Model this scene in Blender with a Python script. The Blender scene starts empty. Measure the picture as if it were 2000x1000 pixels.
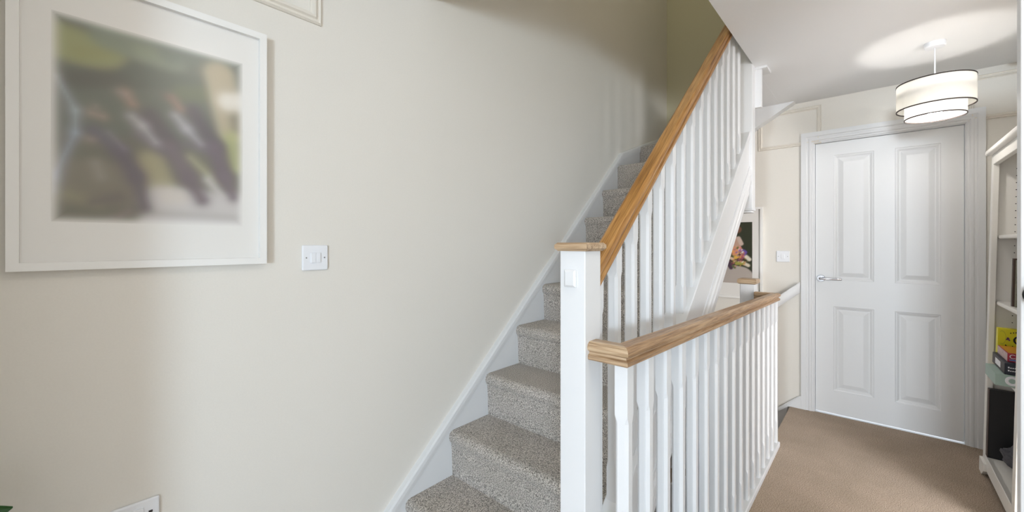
import bpy, bmesh, math, random
from mathutils import Vector, Matrix
random.seed(7)
R = math.radians
COL = bpy.context.scene.collection
SC = bpy.context.scene

# ------------------------------------------------------------------ camera
cam_d = bpy.data.cameras.new('camera')
cam = bpy.data.objects.new('camera', cam_d)
COL.objects.link(cam)
cam.location = (0, 0, 1.245)
cam.rotation_euler = (R(90), 0, R(-48))
cam_d.sensor_width = 36
cam_d.lens = 790 / 2000 * 36
cam_d.shift_y = -24 / 2000
cam_d.clip_start = 0.02
SC.camera = cam

# ------------------------------------------------------------------ world, daylight, exposure
SC.view_settings.view_transform = 'Standard'
SC.view_settings.look = 'None'
SC.view_settings.gamma = 1
SC.view_settings.use_curve_mapping = False
SC.view_settings.exposure = 0.51
w = bpy.data.worlds.new('world'); SC.world = w
w.use_nodes = True
w.node_tree.nodes['Background'].inputs[0].default_value = (0.90, 0.95, 1.0, 1)
w.node_tree.nodes['Background'].inputs[1].default_value = 1.35


def area(name, loc, target, sx, sy, power, col):
    d = bpy.data.lights.new(name, 'AREA'); d.shape = 'RECTANGLE'; d.size = sx; d.size_y = sy
    d.energy = power; d.color = col
    o = bpy.data.objects.new(name, d); COL.objects.link(o)
    o.location = loc
    o.rotation_euler = (Vector(target) - Vector(loc)).to_track_quat('-Z', 'Z').to_euler()
    return o


# cool area lights added behind the camera as assumed daylight, no windows built
area('assumed_daylight_rear', (-14.0, -0.6, 1.2), (3.7, -0.1, 0.9), 1.2, 2.0, 800, (0.80, 0.90, 1.0))
area('assumed_daylight_oblique', (-4.6, -3.3, 1.15), (1.0, 1.44, 0.75), 0.6, 1.2, 140, (0.66, 0.83, 1.0))
# fill light added for the far landing, through an assumed doorway on the right
area('side_fill_light', (0.3, -2.7, 1.3), (3.0, 0.1, 0.95), 1.2, 1.7, 120, (0.98, 0.98, 1.0))


def bulb(name, loc, power, radius, col):
    d = bpy.data.lights.new(name, 'POINT'); d.energy = power; d.shadow_soft_size = radius; d.color = col
    o = bpy.data.objects.new(name, d); COL.objects.link(o); o.location = loc
    return o


# warm fill light added above the camera, no fitting seen there
bulb('landing_fill_light', (0.5, -0.1, 2.2), 6.0, 0.10, (1.0, 0.92, 0.81))
# weak fill light added out of view above the stairs
bulb('loft_fill_light', (2.3, 1.0, 4.0), 4.2, 0.15, (1.0, 0.94, 0.72))


# ------------------------------------------------------------------ materials
def lin(c):
    return tuple(((x / 255) / 12.92 if x / 255 <= 0.04045 else ((x / 255 + 0.055) / 1.055) ** 2.4) for x in c) + (1,)


def mat(name, rgb, rough=0.6, metal=0.0, noise=None, bump=None, spec=0.5, coat=0.0):
    """noise=(scale, amount): colour variation; bump=(scale, strength, distance)"""
    m = bpy.data.materials.new(name); m.use_nodes = True
    nt = m.node_tree; b = nt.nodes['Principled BSDF']
    b.inputs['Base Color'].default_value = lin(rgb)
    b.inputs['Roughness'].default_value = rough
    b.inputs['Metallic'].default_value = metal
    b.inputs['Specular IOR Level'].default_value = spec
    b.inputs['Coat Weight'].default_value = coat
    tc = nt.nodes.new('ShaderNodeTexCoord')
    if noise:
        n = nt.nodes.new('ShaderNodeTexNoise'); n.inputs['Scale'].default_value = noise[0]; n.inputs['Detail'].default_value = 4
        nt.links.new(tc.outputs['Object'], n.inputs['Vector'])
        r = nt.nodes.new('ShaderNodeValToRGB')
        k = noise[1]
        a = lin(rgb)
        r.color_ramp.elements[0].position = 0.3; r.color_ramp.elements[1].position = 0.7
        r.color_ramp.elements[0].color = tuple(v * (1 - k) for v in a[:3]) + (1,)
        r.color_ramp.elements[1].color = tuple(min(1, v * (1 + k)) for v in a[:3]) + (1,)
        nt.links.new(n.outputs['Fac'], r.inputs['Fac'])
        nt.links.new(r.outputs['Color'], b.inputs['Base Color'])
    if bump:
        n = nt.nodes.new('ShaderNodeTexNoise'); n.inputs['Scale'].default_value = bump[0]; n.inputs['Detail'].default_value = 3
        nt.links.new(tc.outputs['Object'], n.inputs['Vector'])
        bp = nt.nodes.new('ShaderNodeBump'); bp.inputs['Strength'].default_value = bump[1]; bp.inputs['Distance'].default_value = bump[2]
        nt.links.new(n.outputs['Fac'], bp.inputs['Height'])
        nt.links.new(bp.outputs['Normal'], b.inputs['Normal'])
    return m


def carpet_mat(name, dark, light, patch):
    m = bpy.data.materials.new(name); m.use_nodes = True
    nt = m.node_tree; b = nt.nodes['Principled BSDF']
    b.inputs['Roughness'].default_value = 1.0
    b.inputs['Specular IOR Level'].default_value = 0.05
    b.inputs['Sheen Weight'].default_value = 0.25
    tc = nt.nodes.new('ShaderNodeTexCoord')
    geo = nt.nodes.new('ShaderNodeNewGeometry')
    n = nt.nodes.new('ShaderNodeTexNoise'); n.inputs['Scale'].default_value = 260; n.inputs['Detail'].default_value = 3
    nt.links.new(geo.outputs['Position'], n.inputs['Vector'])
    r = nt.nodes.new('ShaderNodeValToRGB')
    r.color_ramp.elements[0].position = 0.38; r.color_ramp.elements[1].position = 0.62
    r.color_ramp.elements[0].color = lin(dark); r.color_ramp.elements[1].color = lin(light)
    nt.links.new(n.outputs['Fac'], r.inputs['Fac'])
    p = nt.nodes.new('ShaderNodeTexNoise'); p.inputs['Scale'].default_value = 5; p.inputs['Detail'].default_value = 3
    nt.links.new(geo.outputs['Position'], p.inputs['Vector'])
    pr = nt.nodes.new('ShaderNodeValToRGB')
    pr.color_ramp.elements[0].position = 0.35; pr.color_ramp.elements[1].position = 0.65
    pr.color_ramp.elements[0].color = (1 - patch, 1 - patch, 1 - patch * 1.2, 1); pr.color_ramp.elements[1].color = (1, 1, 1, 1)
    nt.links.new(p.outputs['Fac'], pr.inputs['Fac'])
    mx = nt.nodes.new('ShaderNodeMix'); mx.data_type = 'RGBA'; mx.blend_type = 'MULTIPLY'; mx.inputs['Factor'].default_value = 1
    nt.links.new(r.outputs['Color'], mx.inputs['A']); nt.links.new(pr.outputs['Color'], mx.inputs['B'])
    nt.links.new(mx.outputs['Result'], b.inputs['Base Color'])
    bp = nt.nodes.new('ShaderNodeBump'); bp.inputs['Strength'].default_value = 0.7; bp.inputs['Distance'].default_value = 0.004
    nt.links.new(n.outputs['Fac'], bp.inputs['Height']); nt.links.new(bp.outputs['Normal'], b.inputs['Normal'])
    return m


def oak_mat(name, dark, mid, light, axis=0):
    """grain runs along the local axis given"""
    m = bpy.data.materials.new(name); m.use_nodes = True
    nt = m.node_tree; b = nt.nodes['Principled BSDF']
    b.inputs['Roughness'].default_value = 0.38
    tc = nt.nodes.new('ShaderNodeTexCoord')
    mp = nt.nodes.new('ShaderNodeMapping')
    sc = [70, 70, 70]; sc[axis] = 3.0
    mp.inputs['Scale'].default_value = sc
    nt.links.new(tc.outputs['Object'], mp.inputs['Vector'])
    n = nt.nodes.new('ShaderNodeTexNoise'); n.inputs['Scale'].default_value = 1.0; n.inputs['Detail'].default_value = 6
    n.inputs['Roughness'].default_value = 0.62; n.inputs['Distortion'].default_value = 0.6
    nt.links.new(mp.outputs['Vector'], n.inputs['Vector'])
    r = nt.nodes.new('ShaderNodeValToRGB')
    e = r.color_ramp.elements
    e[0].position = 0.28; e[0].color = lin(dark)
    e[1].position = 0.72; e[1].color = lin(light)
    k = e.new(0.48); k.color = lin(mid)
    nt.links.new(n.outputs['Fac'], r.inputs['Fac'])
    mp2 = nt.nodes.new('ShaderNodeMapping'); s2 = [300, 300, 300]; s2[axis] = 9
    mp2.inputs['Scale'].default_value = s2
    nt.links.new(tc.outputs['Object'], mp2.inputs['Vector'])
    n2 = nt.nodes.new('ShaderNodeTexNoise'); n2.inputs['Scale'].default_value = 1.0; n2.inputs['Detail'].default_value = 2
    nt.links.new(mp2.outputs['Vector'], n2.inputs['Vector'])
    r2 = nt.nodes.new('ShaderNodeValToRGB'); r2.color_ramp.elements[0].position = 0.36; r2.color_ramp.elements[1].position = 0.5
    r2.color_ramp.elements[0].color = (0.55, 0.47, 0.38, 1); r2.color_ramp.elements[1].color = (1, 1, 1, 1)
    nt.links.new(n2.outputs['Fac'], r2.inputs['Fac'])
    mx = nt.nodes.new('ShaderNodeMix'); mx.data_type = 'RGBA'; mx.blend_type = 'MULTIPLY'; mx.inputs['Factor'].default_value = 0.8
    nt.links.new(r.outputs['Color'], mx.inputs['A']); nt.links.new(r2.outputs['Color'], mx.inputs['B'])
    nt.links.new(mx.outputs['Result'], b.inputs['Base Color'])
    bp = nt.nodes.new('ShaderNodeBump'); bp.inputs['Strength'].default_value = 0.15; bp.inputs['Distance'].default_value = 0.001
    nt.links.new(n2.outputs['Fac'], bp.inputs['Height']); nt.links.new(bp.outputs['Normal'], b.inputs['Normal'])
    return m


def attr_mat(name, rough=0.5):
    m = bpy.data.materials.new(name); m.use_nodes = True
    nt = m.node_tree; b = nt.nodes['Principled BSDF']
    b.inputs['Roughness'].default_value = rough
    a = nt.nodes.new('ShaderNodeVertexColor'); a.layer_name = 'print'
    nt.links.new(a.outputs['Color'], b.inputs['Base Color'])
    return m


def shade_mat(name, rgb):
    m = bpy.data.materials.new(name); m.use_nodes = True
    nt = m.node_tree; nt.nodes.remove(nt.nodes['Principled BSDF'])
    out = nt.nodes['Material Output']
    d = nt.nodes.new('ShaderNodeBsdfDiffuse'); d.inputs[0].default_value = lin(rgb)
    t = nt.nodes.new('ShaderNodeBsdfTranslucent'); t.inputs[0].default_value = lin(rgb)
    mx = nt.nodes.new('ShaderNodeMixShader'); mx.inputs[0].default_value = 0.75
    nt.links.new(d.outputs[0], mx.inputs[1]); nt.links.new(t.outputs[0], mx.inputs[2])
    nt.links.new(mx.outputs[0], out.inputs['Surface'])
    tc = nt.nodes.new('ShaderNodeTexCoord'); mp = nt.nodes.new('ShaderNodeMapping'); mp.inputs['Scale'].default_value = (40, 40, 500)
    n = nt.nodes.new('ShaderNodeTexNoise'); n.inputs['Scale'].default_value = 1
    nt.links.new(tc.outputs['Object'], mp.inputs['Vector']); nt.links.new(mp.outputs['Vector'], n.inputs['Vector'])
    bp = nt.nodes.new('ShaderNodeBump'); bp.inputs['Strength'].default_value = 0.2; bp.inputs['Distance'].default_value = 0.001
    nt.links.new(n.outputs['Fac'], bp.inputs['Height']); nt.links.new(bp.outputs['Normal'], d.inputs['Normal'])
    return m


def emit_mat(name, rgb, s):
    m = bpy.data.materials.new(name); m.use_nodes = True
    b = m.node_tree.nodes['Principled BSDF']
    b.inputs['Base Color'].default_value = lin(rgb)
    b.inputs['Emission Color'].default_value = lin(rgb)
    b.inputs['Emission Strength'].default_value = s
    return m


M = {}
M['wall'] = mat('cream_wallpaper', (230, 226, 218), 0.75, noise=(220, 0.012), bump=(450, 0.12, 0.001), spec=0.25)
M['sage'] = mat('greenish_cream', (204, 200, 176), 0.8, bump=(300, 0.1, 0.001), spec=0.2)  # greener than the cream wall below it
M['ceiling'] = mat('ceiling_paint', (240, 241, 242), 0.85, spec=0.2)
M['white'] = mat('white_gloss_paint', (227, 228, 229), 0.38)
M['door'] = mat('white_door_paint', (234, 235, 236), 0.42, bump=(400, 0.05, 0.0005))
M['trim'] = mat('trim_paint', (228, 222, 211), 0.5)
M['plastic'] = mat('white_plastic', (238, 240, 244), 0.3)
M['screw'] = mat('steel_screw', (150, 150, 150), 0.35, metal=1)
M['dark'] = mat('dark_slot', (40, 40, 42), 0.6)
M['carpet'] = carpet_mat('stair_carpet', (120, 114, 108), (230, 222, 214), 0.10)
M['carpet2'] = carpet_mat('landing_carpet', (138, 117, 98), (202, 180, 157), 0.14)
M['oak'] = oak_mat('amber_oak', (118, 78, 36), (170, 121, 62), (200, 155, 96), 0)
M['oak_cool_lit'] = oak_mat('cool_lit_oak', (128, 94, 60), (176, 140, 100), (206, 174, 136), 0)  # same oak as the stair rail, paled by cool light in the colour
M['oak_y'] = oak_mat('cool_lit_oak_cross', (130, 102, 74), (186, 158, 126), (216, 194, 164), 1)  # returns and caps: pale end grain, plus cool light put into the colour
M['chrome'] = mat('chrome', (215, 218, 224), 0.15, metal=1)
M['frame'] = mat('white_frame', (240, 239, 236), 0.4)
M['mount'] = mat('mount_board', (233, 231, 227), 0.35, coat=0.3)
M['print'] = attr_mat('photo_print', 0.3)
M['shade'] = shade_mat('lamp_fabric', (245, 244, 241))
M['band'] = mat('dark_band', (46, 36, 32), 0.7)
M['bulb'] = emit_mat('bulb_glow', (255, 249, 242), 85)
M['book_white'] = mat('bookcase_paint', (244, 241, 235), 0.45, bump=(80, 0.05, 0.0006))
M['black'] = mat('black_card', (26, 26, 30), 0.55)
M['knob'] = mat('black_knob', (18, 20, 24), 0.3)
M['leaf'] = mat('leaf_green', (36, 84, 30), 0.35, noise=(30, 0.35))
M['stem'] = mat('stem_brown', (110, 90, 60), 0.7)
M['pot'] = mat('terracotta_pot', (190, 140, 110), 0.8)
M['soil'] = mat('soil', (60, 45, 35), 0.95)
M['lower_floor'] = mat('dark_floorboards', (84, 58, 40), 0.5, noise=(12, 0.2))
M['far_floor'] = mat('pale_tiles', (240, 242, 245), 0.3)
M['yellow'] = mat('yellow_card', (232, 222, 40), 0.45)
M['orange'] = mat('orange_card', (214, 150, 40), 0.45)
M['ink'] = mat('black_ink', (22, 22, 20), 0.6)
M['ink_purple'] = mat('purple_ink', (110, 60, 110), 0.6)
M['ink_line'] = mat('grey_ink', (150, 150, 60), 0.6)
M['red'] = mat('red_card', (176, 52, 70), 0.45)
M['pinkish'] = mat('pink_card', (196, 170, 166), 0.5, noise=(60, 0.2))
M['ink_white'] = mat('white_ink', (240, 240, 244), 0.5)
M['ink_blue'] = mat('blue_ink', (90, 130, 190), 0.5)
M['navy'] = mat('navy_card', (40, 46, 58), 0.5)
M['brown_side'] = mat('brown_card', (78, 70, 68), 0.6, noise=(50, 0.25))
M['tan'] = mat('tan_card', (206, 190, 160), 0.6)
M['mint'] = mat('mint_card', (166, 188, 178), 0.55)
M['cover'] = mat('dark_brown_cover', (88, 70, 60), 0.6)
M['cover2'] = mat('olive_cover', (120, 116, 96), 0.6, noise=(90, 0.3))
M['pages'] = mat('book_pages', (224, 218, 204), 0.8)
M['cloth'] = mat('grey_cloth', (92, 92, 98), 0.95, noise=(120, 0.25), bump=(200, 0.5, 0.002))


# ------------------------------------------------------------------ mesh helpers
def wloc(p):
    """world matrix of a parent built here (matrix_world is not evaluated yet)"""
    m = Matrix.Identity(4)
    while p is not None:
        m = (p.matrix_parent_inverse @ p.matrix_basis) @ m if p.parent else p.matrix_basis @ m
        p = p.parent
    return m


def link(o, parent=None):
    COL.objects.link(o)
    if parent is not None:
        o.parent = parent
        o.matrix_parent_inverse = wloc(parent).inverted()
    return o


def tag(o, label=None, cat=None, group=None, kind=None):
    if label: o['label'] = label
    if cat: o['category'] = cat
    if group: o['group'] = group
    if kind: o['kind'] = kind
    return o


def thing(name, label, cat, loc, group=None, kind=None, rot=(0, 0, 0)):
    o = bpy.data.objects.new(name, None); o.empty_display_size = 0.1
    o.location = loc; o.rotation_euler = rot
    COL.objects.link(o)
    return tag(o, label, cat, group, kind)


def mesh_from(bm, name, m, smooth=False):
    bmesh.ops.recalc_face_normals(bm, faces=bm.faces)
    me = bpy.data.meshes.new(name); bm.to_mesh(me); bm.free()
    me.materials.append(m)
    if smooth:
        for p in me.polygons: p.use_smooth = True
    return me


def obj(name, bm, m, parent=None, bevel=0.0, seg=2, smooth=False, center=True, loc=None, rot=None):
    """bm in world coordinates (or local when loc is given); the origin goes to the mesh's centre"""
    me = bm if isinstance(bm, bpy.types.Mesh) else mesh_from(bm, name, m, smooth)
    o = bpy.data.objects.new(name, me)
    if loc is not None:
        o.location = loc
        if rot: o.rotation_euler = rot
    elif center:
        vs = [v.co for v in me.vertices]
        c = Vector([(min(v[i] for v in vs) + max(v[i] for v in vs)) / 2 for i in range(3)])
        me.transform(Matrix.Translation(-c)); o.location = c
    link(o, parent)
    if bevel:
        b = o.modifiers.new('bevel', 'BEVEL'); b.width = bevel; b.segments = seg; b.limit_method = 'ANGLE'; b.angle_limit = R(40)
        b.harden_normals = False
    return o


def box(bm, x0, x1, y0, y1, z0, z1):
    v = [bm.verts.new(p) for p in ((x0, y0, z0), (x1, y0, z0), (x1, y1, z0), (x0, y1, z0),
                                   (x0, y0, z1), (x1, y0, z1), (x1, y1, z1), (x0, y1, z1))]
    for f in ((3, 2, 1, 0), (4, 5, 6, 7), (0, 1, 5, 4), (1, 2, 6, 5), (2, 3, 7, 6), (3, 0, 4, 7)):
        bm.faces.new([v[i] for i in f])
    return bm


def boxes(*bs):
    bm = bmesh.new()
    for b in bs: box(bm, *b)
    return bm


def prism(pts, axis, a0, a1, bm=None):
    """closed polygon pts (2-D) extruded along axis from a0 to a1. axis 0: pts=(y,z); 1: (x,z); 2: (x,y)"""
    bm = bm or bmesh.new()

    def P(p, a):
        return (a, p[0], p[1]) if axis == 0 else (p[0], a, p[1]) if axis == 1 else (p[0], p[1], a)
    A = [bm.verts.new(P(p, a0)) for p in pts]; B = [bm.verts.new(P(p, a1)) for p in pts]
    n = len(pts)
    bm.faces.new(A[::-1]); bm.faces.new(B)
    for i in range(n):
        bm.faces.new((A[i], A[(i + 1) % n], B[(i + 1) % n], B[i]))
    return bm


def sweep(profile, path, frames, closed=False, bm=None):
    """profile: (a, b) points; path: points; frames: (u, v) vectors per path point (mitred by the caller)"""
    bm = bm or bmesh.new()
    rings = []
    for p, (u, v) in zip(path, frames):
        rings.append([bm.verts.new(Vector(p) + Vector(u) * a + Vector(v) * b) for a, b in profile])
    n = len(profile); k = len(rings)
    for i in range(k if closed else k - 1):
        A, B = rings[i], rings[(i + 1) % k]
        for j in range(n):
            bm.faces.new((A[j], A[(j + 1) % n], B[(j + 1) % n], B[j]))
    if not closed:
        bm.faces.new(rings[0][::-1]); bm.faces.new(rings[-1])
    return bm


def lathe(profile, n=48, c=(0, 0, 0), axis='Z', bm=None, cap=False):
    """profile: (r, h)"""
    bm = bm or bmesh.new()
    rings = []
    for r, h in profile:
        ring = []
        for i in range(n):
            t = 2 * math.pi * i / n
            a, b = r * math.cos(t), r * math.sin(t)
            p = (a, b, h) if axis == 'Z' else (h, a, b) if axis == 'X' else (a, h, b)
            ring.append(bm.verts.new((c[0] + p[0], c[1] + p[1], c[2] + p[2])))
        rings.append(ring)
    for A, B in zip(rings, rings[1:]):
        for i in range(n):
            bm.faces.new((A[i], A[(i + 1) % n], B[(i + 1) % n], B[i]))
    if cap:
        bm.faces.new(rings[0][::-1]); bm.faces.new(rings[-1])
    return bm


def frame_sweep(profile, plane, c0, a0, a1, b0, b1, out):
    """rectangular moulding a0..a1 x b0..b1 on a wall. profile (t, d): t inwards from the outline, d off the wall.
    plane 'Y': wall y=c0, a=x, b=z; plane 'X': wall x=c0, a=y, b=z. out = sign of 'off the wall'"""
    bm = bmesh.new(); rings = []
    for (a, b, sa, sb) in ((a0, b0, 1, 1), (a1, b0, -1, 1), (a1, b1, -1, -1), (a0, b1, 1, -1)):
        ring = []
        for t, d in profile:
            aa, bb, cc = a + sa * t, b + sb * t, c0 + out * d
            ring.append(bm.verts.new((aa, cc, bb) if plane == 'Y' else (cc, aa, bb)))
        rings.append(ring)
    n = len(profile)
    for i in range(4):
        A, B = rings[i], rings[(i + 1) % 4]
        for j in range(n):
            bm.faces.new((A[j], A[(j + 1) % n], B[(j + 1) % n], B[j]))
    return bm


def print_grid(name, parent, w_, h_, caps, base, m, to_world, n=90, blur=1.0, edge=None):
    """flat print: soft colour patches stored per vertex on a fine grid (units: print width = 1)"""
    ny = int(n * h_ / w_)
    vs, fs, cs = [], [], []
    for j in range(ny + 1):
        for i in range(n + 1):
            a, b = i / n, j / ny * h_ / w_
            vs.append(to_world(a * w_, b * w_))
            c = list(base)
            for (x0, y0, x1, y1, r, col, op) in caps:
                dx, dy = x1 - x0, y1 - y0
                L = dx * dx + dy * dy
                t = max(0, min(1, ((a - x0) * dx + (b - y0) * dy) / L)) if L > 1e-9 else 0
                d = math.hypot(a - x0 - t * dx, b - y0 - t * dy)
                e = (d - r) / (0.035 * blur) + 0.5
                k = op / (1 + math.exp(max(-30, min(30, e * 2.4))))
                c = [c[q] * (1 - k) + col[q] * k for q in range(3)]
            if edge:
                q_ = min(a, 1 - a, b, h_ / w_ - b)
                k = 1 / (1 + math.exp(-(q_ - 0.022) / 0.012))
                c = [edge[q] * (1 - k) + c[q] * k for q in range(3)]
            cs.append(c)
    for j in range(ny):
        for i in range(n):
            p = j * (n + 1) + i
            fs.append((p, p + 1, p + n + 2, p + n + 1))
    me = bpy.data.meshes.new(name); me.from_pydata(vs, [], fs); me.update()
    at = me.color_attributes.new('print', 'FLOAT_COLOR', 'POINT')
    for k, c in enumerate(cs):
        at.data[k].color = lin(c)
    me.materials.append(m)
    o = bpy.data.objects.new(name, me); link(o, parent)
    return o

# ================================================================== the setting
WL, XB, CE = 1.44, 3.74, 2.31          # left wall, door wall, ceiling
PIT = 0.883                            # pitch of the upper flight
ST = 'structure'


def struct(name, bm, m, label, cat, **k):
    return tag(obj(name, bm, m, **k), label, cat, kind=ST)


struct('floor', boxes((-15, 1.0, -4, 1.44, -0.2, 0), (1.0, XB, -4, 0.49, -0.2, 0)), M['carpet2'],
       'brown speckled carpet covering the landing floor', 'floor', center=False)
struct('wall_left', boxes((-0.3, XB + 0.1, WL, WL + 0.1, -2.8, 4.4)), M['wall'],
       'long cream papered wall beside the carpeted stairs', 'wall')
struct('wall_back', boxes((XB, XB + 0.1, 0.345, WL, -2.8, CE), (XB, XB + 0.1, -0.418, 0.345, 1.995, CE),
                          (XB, XB + 0.1, -1.1, -0.418, -0.2, CE)), M['wall'],
       'cream wall around the white panelled door', 'wall', center=False)
struct('wall_loft_back', boxes((XB, XB + 0.1, 0.445, WL, CE + 0.001, 4.4)), M['sage'],
       'greenish cream wall high up at the top of the stairs', 'wall')
struct('wall_right', boxes((2.60, XB, -0.88, -0.78, 0, CE), (1.66, 2.60, -0.88, -0.78, 2.05, CE), (-0.3, 1.66, -0.88, -0.78, 0, CE)), M['wall'],  # unseen doorway gap placed here to let the side fill through
       'cream wall behind the white bookcase', 'wall', center=False)
struct('wall_rear', boxes((-0.3, -0.2, 1.05, WL, 0, CE), (-0.3, -0.2, -4, -0.95, 0, CE),  # assumed opening, jamb set to throw the shade edge on the left wall
                          (-0.3, -0.2, -0.95, 1.05, 2.15, CE)), M['wall'],
       'cream wall with assumed open doorway behind the camera', 'wall', center=False)
struct('wall_light_blocker', boxes((-4.1, -4.0, 0.05, 1.54, 0, CE)), M['wall'],
       'unseen cream partition added behind the camera to block the rear light', 'wall')  # added out of view, keeps the rear light off the newel
struct('ceiling', boxes((-15, 1.06, -4, WL, CE, CE + 0.06), (1.06, XB, -4, 0.545, CE, CE + 0.06)), M['ceiling'],
       'white ceiling over the landing cut open above the stairs', 'ceiling', center=False)
struct('wall_loft_front', boxes((0.96, 1.06, 0.445, WL, CE + 0.06, 4.4)), M['wall'],
       'wall above the near edge of the stair opening', 'wall')
struct('wall_loft_right', boxes((1.06, XB, 0.445, 0.545, CE + 0.06, 4.4)), M['wall'],
       'wall above the long edge of the stair opening', 'wall')
struct('ceiling_loft', boxes((0.96, XB + 0.1, 0.445, WL + 0.1, 4.4, 4.5)), M['ceiling'],
       'ceiling high above the stair opening', 'ceiling')
struct('wall_stairwell', boxes((1.0, 2.9, 0.42, 0.49, -2.8, -0.2), (0.92, 1.0, 0.42, WL, -2.8, -0.2)), M['wall'],
       'cream wall under the landing inside the stairwell', 'wall', center=False)
struct('floor_lower', boxes((0.9, XB, 0.4, WL, -2.9, -2.8)), M['lower_floor'],
       'dark wooden floor at the foot of the stairwell', 'floor')
struct('floor_far_room', boxes((XB + 0.001, 5.2, -1.4, 1.4, -0.2, -0.002)), M['far_floor'],
       'bright pale floor glimpsed under the white door', 'floor')
pl = bpy.data.lights.new('assumed_far_room_light', 'POINT'); pl.energy = 14; pl.shadow_soft_size = 0.1  # lamp assumed beyond the door, for the bright gap under it
plo = bpy.data.objects.new('assumed_far_room_light', pl); COL.objects.link(plo); plo.location = (4.5, 0, 1.6)

# baseboards
bb = [(0, 0), (0.016, 0), (0.016, 0.075), (0.010, 0.088), (0.005, 0.095), (0, 0.095)]
struct('baseboard_left', prism([(WL - a, z) for a, z in bb], 0, -0.2, 0.72), M['white'],
       'white baseboard along the left wall before the stairs', 'baseboard')
struct('baseboard_back', prism([(XB - a, z) for a, z in bb], 1, -0.78, -0.497), M['white'],
       'white baseboard between the door and the bookcase', 'baseboard')

# panel mouldings high on the walls
pm = [(0, 0), (0, 0.006), (0.004, 0.011), (0.009, 0.007), (0.015, 0.007), (0.020, 0.014), (0.026, 0.014), (0.030, 0.006), (0.036, 0.004), (0.036, 0)]
struct('trim_1', frame_sweep(pm, 'Y', WL, -0.15, 0.602, 2.002, 2.27, -1), M['trim'],
       'cream panel moulding on the wall above the framed photograph', 'moulding')
struct('trim_2', frame_sweep([(t * 0.8, d) for t, d in pm], 'X', XB, 0.30, 0.703, 1.985, 2.27, -1), M['trim'],
       'cream panel moulding on the wall left of the white door', 'moulding')
struct('trim_3', frame_sweep([(t * 0.8, d) for t, d in pm], 'X', XB, -0.76, -0.42, 1.995, 2.27, -1), M['trim'],
       'cream panel moulding on the wall right of the white door', 'moulding')

# door architrave
ap = [(0, 0), (0, 0.018), (0.030, 0.018), (0.036, 0.013), (0.044, 0.013), (0.050, 0.016), (0.060, 0.016), (0.066, 0.010), (0.074, 0.010), (0.080, 0.006), (0.080, 0)]
bm = bmesh.new(); rings = []
for y, z, sy, sz in ((0.421, 0, -1, 0), (0.421, 2.072, -1, -1), (-0.492, 2.072, 1, -1), (-0.492, 0, 1, 0)):
    rings.append([bm.verts.new((XB - d, y + sy * t, z + sz * t)) for t, d in ap])
for A, B in zip(rings, rings[1:]):
    for j in range(len(ap)):
        bm.faces.new((A[j], A[(j + 1) % len(ap)], B[(j + 1) % len(ap)], B[j]))
struct('trim_4', bm, M['white'], 'white moulded architrave framing the panelled door', 'architrave')
struct('trim_5', boxes((XB - 0.001, XB + 0.1, 0.338, 0.3455, 0, 1.9955), (XB - 0.001, XB + 0.1, -0.4185, -0.409, 0, 1.9955),
                       (XB - 0.001, XB + 0.1, -0.409, 0.338, 1.987, 1.9955)), M['white'],
       'white lining of the panelled door opening', 'door lining')

# far panelled door
xf = XB + 0.012
d1 = thing('door_1', 'white four panel door with chrome lever closing the landing', 'door', (xf + 0.02, -0.035, 0.012), kind=ST)
yc = [-0.406, -0.308, -0.094, 0.011, 0.231, 0.335]
zc = [0.010, 0.176, 0.790, 0.979, 1.889, 1.984]
bm = bmesh.new()
for i in range(5):
    for j in range(5):
        if i in (1, 3) and j in (1, 3): continue
        bm.faces.new([bm.verts.new((xf, yc[i + a], zc[j + b])) for a, b in ((0, 0), (0, 1), (1, 1), (1, 0))])
x2 = xf + 0.038
o4 = [bm.verts.new((xf, y, z)) for y, z in ((yc[0], zc[0]), (yc[0], zc[5]), (yc[5], zc[5]), (yc[5], zc[0]))]
b4 = [bm.verts.new((x2, y, z)) for y, z in ((yc[0], zc[0]), (yc[0], zc[5]), (yc[5], zc[5]), (yc[5], zc[0]))]
for k in range(4): bm.faces.new((o4[k], o4[(k + 1) % 4], b4[(k + 1) % 4], b4[k]))
bm.faces.new(b4)
bmesh.ops.remove_doubles(bm, verts=bm.verts, dist=1e-5)
obj('leaf', bm, M['door'], d1)
for i in (1, 3):
    for j in (1, 3):
        y0, y1, z0, z1 = yc[i], yc[i + 1], zc[j], zc[j + 1]
        bm = bmesh.new(); rr = []
        for t, dep in ((0, 0), (0.004, 0.004), (0.010, 0.005), (0.022, 0.013), (0.027, 0.013), (0.052, 0.004), (0.056, 0.003)):
            rr.append([bm.verts.new((xf + dep, y, z)) for y, z in ((y0 + t, z0 + t), (y0 + t, z1 - t), (y1 - t, z1 - t), (y1 - t, z0 + t))])
        for A, B in zip(rr, rr[1:]):
            for k in range(4): bm.faces.new((A[k], A[(k + 1) % 4], B[(k + 1) % 4], B[k]))
        bm.faces.new(rr[-1])
        obj('panel', bm, M['door'], d1)
hy, hz = 0.303, 0.990
h = obj('handle', lathe([(0.0, xf), (0.026, xf), (0.026, xf - 0.006), (0.023, xf - 0.009), (0.0, xf - 0.009)], 32, (0, hy, hz), 'X'), M['chrome'], d1, smooth=False)
tag(h, 'chrome lever handle')
bm = lathe([(0.009, xf - 0.008), (0.009, xf - 0.045), (0.0, xf - 0.052)], 20, (0, hy, hz), 'X')
lathe([(0.0, hy + 0.012), (0.008, hy + 0.009), (0.0085, hy), (0.0085, hy - 0.118), (0.006, hy - 0.122), (0, hy - 0.122)], 16, (xf - 0.046, 0, hz), 'Y', bm)
obj('lever', bm, M['chrome'], h, smooth=True)

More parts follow.
